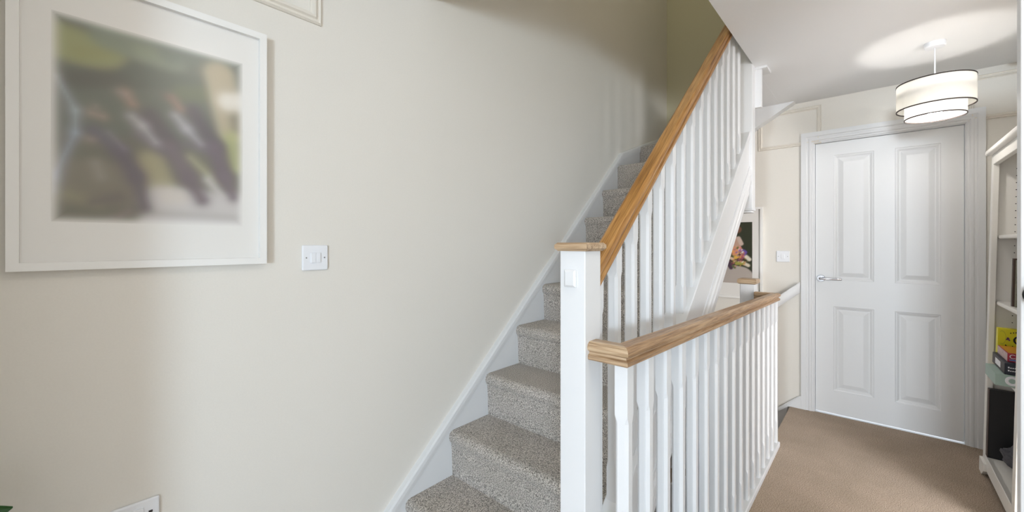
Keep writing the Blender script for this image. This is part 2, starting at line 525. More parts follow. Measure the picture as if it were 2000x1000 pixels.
# near open door at the right edge of the view
d2 = thing('door_2', 'edge of an open white door with black knob beside the bookcase', 'door', (1.635, -0.63, 0.01), kind=ST)
obj('leaf', boxes((1.62, 1.658, -0.765, -0.2715, 0.01, 1.99)), M['door'], d2, bevel=0.002)
k2 = obj('knob', lathe([(0, 1.62), (0.024, 1.62), (0.024, 1.612), (0.012, 1.610), (0.012, 1.590), (0.022, 1.582), (0.0285, 1.570), (0.0285, 1.548), (0.022, 1.541), (0, 1.540)], 28, (0, -0.297, 1.117), 'X'), M['knob'], d2, smooth=True)
tag(k2, 'black round door knob')

# boxed-in corner under the turning stairs
bh = thing('stair_bulkhead', 'white boxed underside of the turning stairs below the ceiling', 'bulkhead', (3.2, 0.62, 2.07), kind=ST)
obj('soffit_wedge', prism([(0.455, CE), (0.98, CE), (0.98, 1.992)], 0, 3.655, XB), M['white'], bh)
obj('soffit_panel', prism([(2.808, 0.545), (XB, 0.545), (XB, 0.81), (2.808, 0.64)], 2, CE - 0.0005, CE + 0.012), M['ceiling'], bh)
obj('string_end', boxes((2.807, 2.835, 0.512, 0.575, 2.068, CE)), M['white'], bh, bevel=0.002)
obj('ceiling_fillet', boxes((2.80, 2.925, 0.482, 0.545, CE - 0.014, CE)), M['white'], bh, bevel=0.002)

# ================================================================== upper staircase
SX, SG, SR = 0.93, 0.2265, 0.2025
stair = thing('loft_staircase', 'steep staircase carpeted in speckled grey rising along the left wall', 'staircase', (1.8, 1.0, 0), kind=None)
sp = [(0.020, -SR - 0.03), (0.016, -0.10), (0.012, -0.055), (0.003, -0.043), (0.0, -0.028), (0.003, -0.013), (0.012, -0.004), (0.026, 0.0),
      (SG + 0.030, 0.0), (SG + 0.030, -0.04), (0.060, -0.04), (0.060, -SR - 0.03)]
stme = mesh_from(prism(sp, 1, 0.605, 1.4235), 'carpeted_step', M['carpet'])
for n in range(1, 9):
    o = obj('carpeted_step', stme, None, stair, loc=(SX + SG * (n - 1), 0, SR * n), bevel=0.004)
for poly, z in (([(2.742, .63), (2.742, 1.4235), (3.125, 1.4235), (2.82, .63)], 9), ([(2.82, .63), (3.12, 1.4235), (3.735, 1.4235), (3.735, 1.25)], 10),
                ([(2.82, .63), (3.735, 1.25), (3.735, .80)], 11), ([(2.82, .63), (3.735, .80), (3.735, .55), (2.82, .55)], 12)):
    zz = SR * z
    obj('carpeted_step', prism(poly, 2, max(zz - SR - 0.02, CE + 0.002) if z == 12 else zz - SR - 0.02, zz), M['carpet'], stair, bevel=0.012, seg=3)


def ztop(x): return 1.4815 + PIT * (x - 2.245)


def zlow(x): return 1.25 + 0.875 * (x - 2.4)


os_ = obj('outer_string', prism([(0.958, ztop(0.958) - 0.03), (2.735, ztop(2.735) - 0.03), (2.735, zlow(2.735)), (0.958, zlow(0.958))], 1, 0.562, 0.606), M['white'], stair)
obj('string_cap', prism([(0.957, ztop(0.957)), (2.735, ztop(2.735)), (2.735, ztop(2.735) - 0.032), (0.957, ztop(0.957) - 0.032)], 1, 0.555, 0.614), M['white'], os_, bevel=0.004)
mp_ = [(0, -.205), (.005, -.205), (.007, -.222), (.013, -.232), (.014, -.248), (.008, -.258), (.008, -.268), (.013, -.278), (.013, -.292), (.004, -.300), (0, -.300)]
obj('string_moulding', sweep(mp_, [(0.958, 0.562, ztop(0.958)), (2.735, 0.562, ztop(2.735))], [((0, -1, 0), (0, 0, 1))] * 2), M['white'], os_)
obj('soffit', prism([(1.02, zlow(1.02) + 0.012), (2.75, zlow(2.75) + 0.012), (2.75, zlow(2.75)), (1.02, zlow(1.02))], 1, 0.606, WL), M['white'], stair)


def zws(x): return 0.268 + PIT * (x - 0.935) if x <= 2.81 else 1.924 + 0.36 * (x - 2.81) + (-0.03 * (x - 2.81) ** 2)


xs = [0.66, 2.81, 3.0, 3.25, 3.5, XB]
ws = obj('wall_string', prism([(x, zws(x)) for x in xs] + [(XB, 1.75), (2.85, 1.55), (1.0, -0.02), (0.66, 0.0)], 1, 1.421, WL), M['white'], stair)
cap_p = [(0, -0.052), (0.008, -0.052), (0.010, -0.030), (0.009, -0.010), (0.004, 0.0), (-0.019, 0.0), (-0.019, -0.052)]
obj('string_bead', sweep([(a, b + 0.004) for a, b in cap_p], [(x, 1.421, zws(x)) for x in xs], [((0, -1, 0), (0, 0, 1))] * len(xs)), M['white'], ws)

# ------------------------------------------------------------------ balustrade of the upper staircase
RP = [(-.0215, 0), (.0215, 0), (.0245, .003), (.0245, .012), (.0180, .0165), (.0172, .0205), (.0262, .0265), (.0275, .033), (.0245, .041), (.016, .0465),
      (-.016, .0465), (-.0245, .041), (-.0275, .033), (-.0262, .0265), (-.0172, .0205), (-.0180, .0165), (-.0245, .012), (-.0245, .003)]


def baluster_mesh(L, h=0.0172, ch=0.0075, stop=0.10, slope=0.0, name='baluster'):
    bm = bmesh.new(); rings = []
    for z, c in ((0, .0008), (stop, .0008), (stop + .018, ch), (L - stop - .018, ch), (L - stop, .0008), (L, .0008)):
        r = []
        for x, y in ((h, h - c), (h - c, h), (c - h, h), (-h, h - c), (-h, c - h), (c - h, -h), (h - c, -h), (h, c - h)):
            dz = slope * x if z in (0, L) else 0
            r.append(bm.verts.new((x, y, z + dz)))
        rings.append(r)
    for A, B in zip(rings, rings[1:]):
        for i in range(8): bm.faces.new((A[i], A[(i + 1) % 8], B[(i + 1) % 8], B[i]))
    bm.faces.new(rings[0][::-1]); bm.faces.new(rings[-1])
    return mesh_from(bm, name, M['white'])


def cap_mesh(x0, x1, y0, y1, z0, z1, ov=0.011):
    """flat square cap, chamfered below and above"""
    bm = bmesh.new(); rings = []
    for e, z in ((0.004, z0), (ov, z0 + 0.007), (ov, z1 - 0.006), (ov - 0.006, z1)):
        rings.append([bm.verts.new(p) for p in ((x0 - e, y0 - e, z), (x1 + e, y0 - e, z), (x1 + e, y1 + e, z), (x0 - e, y1 + e, z))])
    for A, B in zip(rings, rings[1:]):
        for i in range(4): bm.faces.new((A[i], A[(i + 1) % 4], B[(i + 1) % 4], B[i]))
    bm.faces.new(rings[0][::-1]); bm.faces.new(rings[-1])
    return bm


bal = thing('stair_balustrade', 'sloping balustrade with amber oak handrail and white spindles on the staircase', 'balustrade', (0.92, 0.585, 0))
nw = obj('newel_post', boxes((0.881, 0.958, 0.545, 0.622, 0, 1.227)), M['white'], bal, bevel=0.0025)
tag(nw, 'white square newel post at the foot')
tag(obj('newel_cap', cap_mesh(0.881, 0.958, 0.545, 0.622, 1.226, 1.248), M['oak_y'], nw), 'flat oak newel cap')
bm = bmesh.new(); rings = []
for e, x in ((0, 0.881), (0, 0.876), (0.005, 0.872)):
    rings.append([bm.verts.new((x, y, z)) for y, z in ((0.570 + e, 1.133 + e), (0.605 - e, 1.133 + e), (0.605 - e, 1.178 - e), (0.570 + e, 1.178 - e))])
for A, B in zip(rings, rings[1:]):
    for i in range(4): bm.faces.new((A[i], A[(i + 1) % 4], B[(i + 1) % 4], B[i]))
bm.faces.new(rings[-1])
obj('cover_plate', bm, M['white'], nw)
BY = 0.584
ang = math.atan(PIT)
x0 = 0.945
z0 = 1.134 + PIT * (x0 - 0.992)
Lr = (2.74 - x0) / math.cos(ang)
bm = bmesh.new()
rr = [[bm.verts.new((x, a, b)) for a, b in RP] for x in (0, Lr)]
for j in range(len(RP)): bm.faces.new((rr[0][j], rr[0][(j + 1) % len(RP)], rr[1][(j + 1) % len(RP)], rr[1][j]))
bm.faces.new(rr[0][::-1]); bm.faces.new(rr[1])
tag(obj('handrail', bm, M['oak'], bal, loc=(x0, BY, z0), rot=(0, -ang, 0)), 'amber oak handrail')


def zrail(x): return z0 + PIT * (x - x0)


XBAL = [1.007 + 0.1115 * k for k in range(15)]
LB = zrail(2.0) - ztop(2.0) + 0.004
bme = baluster_mesh(LB, stop=0.085, slope=PIT)
for x in XBAL:
    obj('baluster', bme, None, bal, loc=(x, BY + 0.006, ztop(x) - 0.002))
dn = obj('upper_newel_post', boxes((2.733, 2.808, 0.545, 0.620, 1.455, 2.95)), M['white'], bal, bevel=0.0025)
tag(dn, 'white upper newel post hanging free below the stairs')
bm = boxes((2.730, 2.811, 0.542, 0.623, 1.443, 1.456)); box(bm, 2.737, 2.804, 0.549, 0.616, 1.430, 1.443)
obj('pendant', bm, M['white'], dn, bevel=0.004)

# ------------------------------------------------------------------ guard rail round the stairwell
gr = thing('guard_rail', 'level guard rail with oak handrail and white spindles on the landing', 'balustrade', (1.9, 0.46, 0))
GY = 0.461


def gz(x): return 0.950 - 0.0262 * (x - 0.90)


Z = (0, 0, 1)
GA, GB = 0.918, 2.913
tag(obj('handrail', sweep(RP, [(GA, GY, gz(GA)), (GB, GY, gz(GB))], [((-1, -1, 0), Z), ((1, -1, 0), Z)]), M['oak_cool_lit'], gr), 'oak handrail')
tag(obj('handrail_return', sweep(RP, [(GA, 0.5465, gz(GA)), (GA, GY, gz(GA))], [((-1, 0, 0), Z), ((-1, -1, 0), Z)]), M['oak_y'], gr), 'short mitred oak return meeting the stair newel')
tag(obj('handrail_return', sweep(RP, [(GB, GY, gz(GB)), (GB, 0.568, gz(GB))], [((1, -1, 0), Z), ((1, 0, 0), Z)]), M['oak_y'], gr), 'short mitred oak return meeting the far newel')
obj('base_rail', boxes((0.90, 2.945, 0.438, 0.498, 0.0, 0.030)), M['white'], gr, bevel=0.004)
obj('base_return', boxes((0.90, 0.958, 0.498, 0.5455, 0.0, 0.030)), M['white'], gr, bevel=0.004)
obj('apron_board', boxes((1.0, 2.90, 0.490, 0.505, -0.28, -0.0005)), M['white'], gr)
gme = baluster_mesh(0.92, stop=0.13)
for k in range(17):
    x = 0.936 + 0.1246 * k
    o = obj('baluster', gme, None, gr, loc=(x, GY + 0.006, 0.029))
    o.scale = (1, 1, (gz(x) + 0.001 - 0.029) / 0.92)
fn = obj('newel_post', boxes((2.90, 2.98, 0.567, 0.649, -0.35, 0.990)), M['white'], gr, bevel=0.003)
tag(fn, 'white square newel post at the far corner')
tag(obj('newel_cap', cap_mesh(2.90, 2.98, 0.567, 0.649, 0.989, 1.022, 0.013), M['oak_y'], fn), 'flat oak newel cap')

# ------------------------------------------------------------------ lower staircase
low = thing('lower_staircase', 'carpeted stairs dropping away behind the guard rail', 'staircase', (3.35, 0.6, -0.8))
for k in range(1, 4):
    obj('carpeted_step', boxes((2.985, 3.722, 0.49 + 0.22 * (k - 1), 0.49 + 0.22 * k + 0.02, -0.2 * k - 0.2, -0.2 * k)), M['carpet2'], low, bevel=0.015)
obj('carpeted_step', boxes((2.985, 3.722, 1.15, WL, -1.0, -0.8)), M['carpet2'], low, bevel=0.015)
for k in range(1, 8):
    obj('carpeted_step', boxes((2.985 - 0.24 * k, 2.985 - 0.24 * (k - 1) + 0.02, 0.505, WL, -1.0 - 0.2 * k, -0.8 - 0.2 * k)), M['carpet2'], low, bevel=0.015)
obj('inner_string', prism([(0.52, -0.03), (0.567, -0.03), (1.40, -0.75), (1.40, -1.1), (0.52, -0.35)], 0, 2.935, 2.985), M['white'], low)
lw = [(0.4215, 0.095), (0.44, 0.088), (1.40, -0.80), (1.40, -1.15), (0.55, -0.40), (0.505, -0.002), (0.4215, 0.0)]
lws = obj('wall_string', prism(lw, 0, 3.722, XB), M['white'], low)
obj('string_bead', sweep([(0, -.03), (.008, -.03), (.010, -.01), (.004, 0), (0, 0)], [(3.722, 0.4215, 0.097), (3.722, 0.44, 0.090), (3.722, 1.40, -0.798)], [((-1, 0, 0), (0, 0, 1))] * 3), M['white'], lws)

wh = thing('wall_handrail', 'white rounded handrail sloping down the wall beside the door', 'handrail', (3.70, 0.9, 0.5))
hp = [(0.026 * math.cos(t), 0.042 * math.sin(t)) for t in [2 * math.pi * i / 20 for i in range(20)]]
y0, y1 = 0.424, 1.36


def zh(y): return 0.918 - 0.866 * (y - 0.424)


obj('rail', sweep(hp, [(3.69, y0, zh(y0)), (3.69, y1, zh(y1))], [((-1, 0, 0), (0, 0, 1))] * 2), M['white'], wh, smooth=True)
for y in (0.62, 1.25):
    obj('bracket', boxes((3.69, XB, y - 0.012, y + 0.012, zh(y) - 0.065, zh(y) - 0.03)), M['white'], wh, bevel=0.004)

# ================================================================== pendant lamp
LX, LY = 3.095, -0.231
lamp = thing('pendant_lamp', 'two tier white drum pendant lamp with dark brown edging', 'lamp', (LX, LY, CE))
obj('ceiling_rose', lathe([(0.0, CE), (0.042, CE), (0.042, CE - 0.020), (0.038, CE - 0.025), (0.008, CE - 0.028), (0.0, CE - 0.028)], 40, (LX, LY, 0)), M['plastic'], lamp)
obj('cable', lathe([(0.0032, CE - 0.02), (0.0032, 2.03)], 10, (LX, LY, 0)), M['plastic'], lamp, smooth=True)
obj('lamp_holder', lathe([(0.0, 2.035), (0.017, 2.03), (0.019, 1.985), (0.016, 1.972), (0, 1.972)], 20, (LX, LY, 0)), M['plastic'], lamp, smooth=True)


def drum(name, r, zb, zt):
    o = obj(name, lathe([(r, zb), (r, zt), (r - 0.0015, zt), (r - 0.0015, zb), (r, zb)], 72, (LX, LY, 0)), M['shade'], lamp, smooth=False)
    for z in (zb, zt):
        if name == 'inner_shade' and z == zt: continue
        rr = [(r - 0.0022, z - 0.0028), (r + 0.0014, z - 0.0028), (r + 0.0014, z + 0.0028), (r - 0.0022, z + 0.0028), (r - 0.0022, z - 0.0028)]
        obj('edge_band', lathe(rr, 72, (LX, LY, 0)), M['band'], o)
    return o


ou = drum('outer_shade', 0.149, 1.967, 2.102)
inn = drum('inner_shade', 0.1165, 1.917, 2.030)
bm = bmesh.new()
for k in range(3):
    t = 2 * math.pi * k / 3 + 0.4
    d = Vector((math.cos(t), math.sin(t), 0)); n = Vector((-d.y, d.x, 0)) * 0.0015
    p0 = Vector((LX, LY, 2.0)); p1 = p0 + d * 0.1485
    v = [bm.verts.new(p) for p in (p0 - n, p0 + n, p1 + n, p1 - n)]
    v2 = [bm.verts.new(q.co + Vector((0, 0, 0.003))) for q in v]
    bm.faces.new(v); bm.faces.new(v2)
    for i in range(4): bm.faces.new((v[i], v[(i + 1) % 4], v2[(i + 1) % 4], v2[i]))
obj('spider', bm, M['plastic'], lamp)
obj('bulb', lathe([(0.0, 1.972), (0.014, 1.968), (0.020, 1.955), (0.029, 1.935), (0.030, 1.922), (0.024, 1.908), (0.012, 1.901), (0, 1.900)], 24, (LX, LY, 0)), M['bulb'], lamp, smooth=True)

# smoke alarm on the ceiling above the bookcase
sm = thing('smoke_alarm', 'white round alarm on the ceiling at the right edge', 'smoke alarm', (3.42, -0.61, CE))
obj('housing', lathe([(0, CE), (0.055, CE), (0.055, CE - 0.014), (0.050, CE - 0.018), (0.046, CE - 0.034), (0.038, CE - 0.038), (0, CE - 0.038)], 40, (3.445, -0.625, 0)), M['plastic'], sm)
obj('vent_ring', lathe([(0.0485, CE - 0.020), (0.0505, CE - 0.020), (0.0490, CE - 0.026), (0.0470, CE - 0.026)], 40, (3.445, -0.625, 0)), M['dark'], sm)

# ================================================================== framed photographs
CAPS = [
    (-0.04,1.11,1.09,1.21,0.586,(92,96,84),1),
    (0.01,1.12,0.21,1.09,0.134,(150,152,96),0.9),
    (0.13,1.07,0.29,1.13,0.063,(140,140,84),0.8),
    (0.25,1.22,0.56,1.16,0.109,(118,128,108),0.9),
    (0.41,1.17,0.48,1.18,0.069,(132,140,112),0.7),
    (0.56,1.22,1.04,1.32,0.094,(104,112,100),0.8),
    (0.07,0.89,0.39,0.99,0.076,(78,76,66),0.9),
    (0.39,1.01,0.74,1.03,0.087,(80,86,74),0.9),
    (0.63,0.95,0.78,0.99,0.076,(94,100,72),0.8),
    (0.85,1.15,0.93,0.75,0.122,(188,172,140),0.95),
    (0.91,0.96,0.99,0.98,0.092,(236,228,214),1),
    (0.96,0.83,0.97,0.76,0.067,(120,112,90),0.8),
    (0.93,0.68,0.97,0.47,0.075,(170,172,112),0.9),
    (0.01,0.25,0.39,0.26,0.163,(116,108,92),0.9),
    (0.46,0.43,0.51,0.27,0.098,(160,150,112),0.9),
    (0.51,0.17,1.08,0.15,0.117,(202,196,192),1),
    (0.56,0.20,0.61,0.20,0.073,(210,200,188),0.9),
    (0.67,0.49,0.82,0.34,0.043,(172,166,124),0.8),
    (0.78,0.34,0.88,0.21,0.048,(204,198,194),0.9),
    (0.46,0.01,1.04,-0.00,0.092,(206,200,198),1),
    (0.01,0.84,0.01,0.50,0.033,(84,82,80),0.9),
    (0.02,0.89,0.10,0.70,0.026,(168,178,192),0.95),
    (0.10,0.70,0.10,0.56,0.029,(168,178,192),0.95),
    (0.10,0.56,0.01,0.27,0.028,(158,170,198),0.95),
    (0.01,0.30,0.01,0.19,0.026,(150,164,206),0.8),
    (0.19,0.38,0.21,0.30,0.045,(150,142,130),0.7),
    (0.07,0.17,0.19,0.12,0.049,(140,134,100),0.7),
    (0.04,0.02,0.15,0.01,0.031,(96,86,70),0.8),
    (0.25,0.00,0.34,0.08,0.039,(128,112,108),0.8),
    (0.18,0.13,0.29,0.17,0.051,(96,86,82),0.8),
    (0.18,0.59,0.30,0.48,0.054,(92,86,98),0.95),
    (0.30,0.48,0.38,0.32,0.061,(86,76,86),0.95),
    (0.38,0.32,0.42,0.12,0.054,(92,82,88),0.95),
    (0.25,0.59,0.32,0.50,0.026,(140,134,146),0.6),
    (0.17,0.70,0.22,0.69,0.035,(166,138,122),0.9),
    (0.19,0.75,0.19,0.74,0.028,(150,134,124),0.6),
    (0.16,0.53,0.17,0.53,0.030,(170,144,134),0.7),
    (0.45,0.74,0.56,0.57,0.074,(84,74,78),0.95),
    (0.56,0.54,0.66,0.35,0.068,(104,90,94),0.95),
    (0.66,0.35,0.74,0.19,0.061,(98,84,88),0.95),
    (0.39,0.60,0.51,0.53,0.050,(104,94,100),0.8),
    (0.36,0.72,0.41,0.67,0.043,(180,172,178),0.9),
    (0.41,0.67,0.48,0.57,0.033,(184,176,184),0.9),
    (0.33,0.87,0.36,0.81,0.040,(168,130,112),0.95),
    (0.30,0.87,0.32,0.86,0.032,(150,136,128),0.6),
    (0.69,0.83,0.82,0.59,0.068,(82,72,78),0.95),
    (0.82,0.59,0.88,0.38,0.071,(98,84,92),0.95),
    (0.88,0.38,0.94,0.23,0.056,(106,92,98),0.95),
    (0.59,0.78,0.65,0.70,0.044,(178,170,178),0.9),
    (0.65,0.70,0.73,0.60,0.036,(178,168,178),0.9),
    (0.66,0.59,0.77,0.56,0.046,(100,90,98),0.7),
    (0.57,0.90,0.61,0.84,0.038,(160,120,104),0.9),
    (0.54,0.91,0.56,0.90,0.029,(110,92,82),0.7),
]


def picture(name, label, plane, wallc, a0, a1, z0, z1, pa0, pa1, pz0, pz1, caps, base, fw, blur, edge=None):
    ca = (a0 + a1) / 2
    root = thing(name, label, 'picture', (ca, wallc, z0) if plane == 'Y' else (wallc, ca, z0))
    D = 0.028
    prof = [(0, 0.001), (0, D), (fw, D), (fw, 0.016), (fw, 0.001)]
    tag(obj('frame', frame_sweep(prof, plane, wallc, a0, a1, z0, z1, -1), M['frame'], root), 'slim white frame')
    e = fw - 0.002
    bs = (a0 + e, a1 - e, wallc - 0.014, wallc - 0.003, z0 + e, z1 - e) if plane == 'Y' else (wallc - 0.014, wallc - 0.003, a0 + e, a1 - e, z0 + e, z1 - e)
    obj('mount', boxes(bs), M['mount'], root)
    dd = wallc - 0.0146
    if plane == 'Y':
        tw = lambda a, b: (pa0 + a, dd, pz0 + b)
    else:
        tw = lambda a, b: (dd, pa1 - a, pz0 + b)
    g = print_grid('print', root, pa1 - pa0, pz1 - pz0, caps, base, M['print'], tw, blur=blur, edge=edge)
    return root


picture('framed_photograph', 'large white framed photograph with a blurred outdoor group hanging beside the light switch', 'Y', WL,
        -0.084, 0.426, 1.183, 1.896, -0.018, 0.364, 1.297, 1.79, [c[:5] + (tuple(v * 0.78 + 200 * 0.22 for v in c[5]),) + c[6:] for c in CAPS], (120, 118, 106), 0.019, 1.15, (233, 231, 227))  # haze of the glass is lightened into the print colours
B2 = [
    (0.0, 0.2, 0.75, 0.1, 0.30, (182, 172, 164), 1), (0.70, 0.32, 0.80, 0.05, 0.05, (182, 172, 164), 1), (0.5, 1.3, 0.70, 1.25, 0.09, (120, 84, 66), 1),
    (0.4, 1.0, 0.66, 0.95, 0.14, (196, 160, 142), 1), (0.72, 1.05, 0.78, 0.92, 0.05, (206, 184, 172), 1),
    (0.45, 0.75, 0.60, 0.78, 0.10, (206, 150, 120), 1), (0.63, 0.70, 0.66, 0.74, 0.07, (222, 150, 110), 1), (0.74, 0.82, 0.76, 0.78, 0.05, (214, 130, 120), 1),
    (0.82, 0.74, 0.85, 0.72, 0.055, (106, 84, 166), 1), (0.66, 0.60, 0.70, 0.62, 0.05, (224, 176, 80), 1), (0.78, 0.60, 0.80, 0.62, 0.055, (156, 84, 92), 1),
    (0.88, 0.62, 0.94, 0.56, 0.05, (226, 218, 200), 1), (0.84, 0.46, 0.92, 0.42, 0.045, (220, 210, 190), 1), (0.68, 0.46, 0.82, 0.47, 0.045, (160, 158, 76), 1),
    (0.72, 0.55, 0.74, 0.54, 0.035, (90, 66, 82), 1), (0.50, 0.48, 0.56, 0.36, 0.05, (76, 58, 74), 1), (0.56, 0.58, 0.60, 0.56, 0.04, (220, 196, 170), 1), (0.60, 0.40, 0.64, 0.36, 0.03, (96, 104, 66), 1),
    (0.76, 0.70, 0.77, 0.69, 0.02, (240, 210, 150), 1), (0.90, 0.52, 0.90, 0.52, 0.015, (150, 150, 90), 1)]
random.seed(11)
for k in range(70):
    t, r_ = random.uniform(0, 6.28), random.random() ** 0.6
    cx_, cy_ = 0.70 + 0.20 * r_ * math.cos(t), 0.62 + 0.24 * r_ * math.sin(t)
    B2.append((cx_, cy_, cx_ + 0.012, cy_ + 0.012, random.uniform(0.010, 0.026),
               random.choice([(226, 160, 130), (232, 200, 180), (214, 120, 110), (130, 96, 170), (170, 166, 90), (120, 60, 80), (236, 222, 204), (222, 170, 90), (90, 100, 60)]), 0.9))
picture('framed_photograph', 'white framed photograph of a bouquet hanging on the far stairwell wall', 'X', XB,
        0.670, 1.172, 0.797, 1.538, 0.744, 1.097, 0.920, 1.421, B2, (56, 60, 46), 0.017, 0.35)

# ================================================================== switches and socket
def switch(label, plane, wallc, ca, cz, rockers, w_=0.086):
    """a = coordinate along the wall, increasing to the viewer's right is handled by sign"""
    root = thing('light_switch', label, 'light switch', (ca, wallc, cz) if plane == 'Y' else (wallc, ca, cz), group='white wall switches')

    def bx(a0, a1, d0, d1, z0, z1):
        return boxes((a0, a1, wallc - d1, wallc - d0, z0, z1)) if plane == 'Y' else boxes((wallc - d1, wallc - d0, a0, a1, z0, z1))
    p = obj('plate', bx(ca - w_ / 2, ca + w_ / 2, 0, 0.009, cz - 0.043, cz + 0.043), M['plastic'], root, bevel=0.004, seg=3)
    rw = 0.0155 if rockers == 2 else 0.022
    for k in range(rockers):
        c = ca + (k - (rockers - 1) / 2) * (rw + 0.0008)
        o = obj('rocker', bx(c - rw / 2, c + rw / 2, 0.0085, 0.0135, cz - 0.017, cz + 0.017), M['plastic'], root, bevel=0.0012)
    for s in (-1, 1):
        q = (ca + s * 0.0302, wallc - 0.0092, cz) if plane == 'Y' else (wallc - 0.0092, ca + s * 0.0302, cz)
        prof = [(0, 0.0), (0.0024, 0.0), (0.0024, -0.0008), (0, -0.0012)]
        bm = lathe(prof, 12, q, 'Y' if plane == 'Y' else 'X')
        obj('screw', bm, M['screw'], root)
    return root


switch('white double rocker light switch on the cream wall beside the large photograph', 'Y', WL, 0.581, 1.197, 2)
switch('white single rocker light switch between the bouquet photograph and the door', 'X', XB, 0.537, 1.147, 1)

so = thing('wall_socket', 'white double plug socket low on the cream wall', 'socket', (0.10, WL, 0.48))
obj('plate', boxes((0.028, 0.174, WL - 0.010, WL, 0.483, 0.569)), M['plastic'], so, bevel=0.004, seg=3)
for cx in (0.062, 0.140):
    obj('rocker', boxes((cx - 0.012 + (0.018 if cx < 0.1 else -0.018) * 0 - 0.006, cx + 0.002, WL - 0.0145, WL - 0.0095, 0.535, 0.553)), M['plastic'], so, bevel=0.001)
    for dx, dz in ((0.016, 0.03), (0.005, 0.008), (0.027, 0.008)):
        obj('pin_slot', boxes((cx + dx - 0.004, cx + dx + 0.004, WL - 0.0105, WL - 0.0098, 0.503 + dz, 0.509 + dz)), M['dark'], so)

# ================================================================== potted plant at the lower left
pt = thing('potted_plant', 'potted plant whose glossy dark green leaf tip shows at the lower left', 'plant', (-0.07, 1.27, 0))
obj('pot', lathe([(0, 0), (0.085, 0), (0.115, 0.22), (0.122, 0.22), (0.122, 0.25), (0.108, 0.25), (0.100, 0.20), (0, 0.20)], 32, (-0.07, 1.27, 0)), M['pot'], pt)
obj('soil', lathe([(0, 0.226), (0.1055, 0.226), (0.1055, 0.21), (0, 0.21)], 24, (-0.07, 1.27, 0)), M['soil'], pt)
obj('stem', lathe([(0.011, 0.2), (0.009, 0.5), (0.005, 0.60)], 10, (-0.07, 1.27, 0)), M['stem'], pt, smooth=True)


def leaf(p0, p1, wid, droop, up):
    p0, p1 = Vector(p0), Vector(p1)
    d = (p1 - p0); L = d.length; d.normalize()
    s = d.cross(Vector((0, 0, 1))).normalized(); n = s.cross(d).normalized()
    n = (n * math.cos(up) + s * math.sin(up)).normalized(); s = d.cross(n).normalized()
    bm = bmesh.new(); rows = []
    K = 12
    for i in range(K + 1):
        t = i / K
        ww = wid * (math.sin(math.pi * min(1, t * 0.97 + 0.03) ** 0.75) ** 0.8) if i < K else 0.0015
        c = p0 + d * (L * t) + Vector((0, 0, -droop * t * t))
        rows.append([bm.verts.new(c + s * (ww * q) + n * (0.35 * ww * abs(q) - 0.002 * math.cos(q * 9))) for q in (-1, -0.66, -0.33, 0, 0.33, 0.66, 1)])
    for A, B in zip(rows, rows[1:]):
        for j in range(6): bm.faces.new((A[j], A[j + 1], B[j + 1], B[j]))
    o = obj('leaf', bm, M['leaf'], pt, smooth=True)
    so_ = o.modifiers.new('thick', 'SOLIDIFY'); so_.thickness = 0.0012
    return o


leaf((-0.175, 1.285, 0.715), (-0.067, 1.285, 0.718), 0.030, 0.0, 1.45)
for az, z, L in ((150, 0.56, 0.13), (215, 0.52, 0.14), (275, 0.48, 0.16), (335, 0.44, 0.16), (190, 0.40, 0.13), (250, 0.58, 0.14)):
    a = R(az)
    leaf((-0.07, 1.27, z), (-0.07 + L * math.cos(a), 1.27 + L * math.sin(a), z + 0.03), 0.04, 0.03, 0.1)

# ================================================================== bookcase and what stands in it
PIV = Vector((3.385, -0.434, 0.0)); LEAN = 0.0195
LM = Matrix.Translation(PIV) @ Matrix.Rotation(LEAN, 4, 'X')


def lobj(name, bm, m, parent, bevel=0.0, seg=2, smooth=False):
    o = obj(name, bm, m, None, bevel=bevel, seg=seg, smooth=smooth)
    o.parent = parent
    return o


bc = thing('bookcase', 'tall white painted open bookcase standing right of the door', 'bookcase', PIV, rot=(LEAN, 0, 0))
W, DP, H = 0.68, 0.315, 1.725
for x in (-0.022, -W): lobj('side_panel', boxes((x, x + 0.022, -DP, -0.022, 0.0, H)), M['book_white'], bc)
lobj('back_panel', boxes((-W + 0.022, -0.022, -DP, -DP + 0.008, 0.02, H)), M['book_white'], bc)
for x in (-0.050, -W): lobj('stile', boxes((x, x + 0.050, -0.022, 0.0, 0.0, H)), M['book_white'], bc, bevel=0.002)
lobj('top_rail', boxes((-W + 0.05, -0.05, -0.022, 0.0, H - 0.055, H)), M['book_white'], bc, bevel=0.002)
lobj('cornice', boxes((-W - 0.02, 0.02, -DP, 0.022, H, H + 0.030)), M['book_white'], bc, bevel=0.010, seg=4)
lobj('bottom_rail', boxes((-W + 0.05, -0.05, -0.022, 0.0, 0.035, 0.108)), M['book_white'], bc, bevel=0.002)
lobj('plinth_foot', prism([(-0.11, 0.036), (-0.08, 0.012), (-0.06, 0.0), (0.004, 0.0), (0.004, 0.075), (-0.11, 0.075)], 1, -0.002, 0.012), M['book_white'], bc)
lobj('bottom_board', boxes((-W + 0.022, -0.022, -DP + 0.008, -0.002, 0.088, 0.108)), M['book_white'], bc)
for z in (0.565, 0.918, 1.272):
    lobj('shelf', boxes((-W + 0.0225, -0.0225, -DP + 0.009, -0.026, z, z + 0.020)), M['book_white'], bc, bevel=0.007, seg=3)
bm = bmesh.new()
for k in range(40):
    z = 0.20 + k * 0.037
    for y in (-0.085, -0.255):
        v = [bm.verts.new((-0.0224, y + 0.0025 * math.cos(t), z + 0.0025 * math.sin(t))) for t in [2 * math.pi * i / 8 for i in range(8)]]
        bm.faces.new(v)
tag(lobj('shelf_pin_holes', bm, M['dark'], bc), kind='stuff')


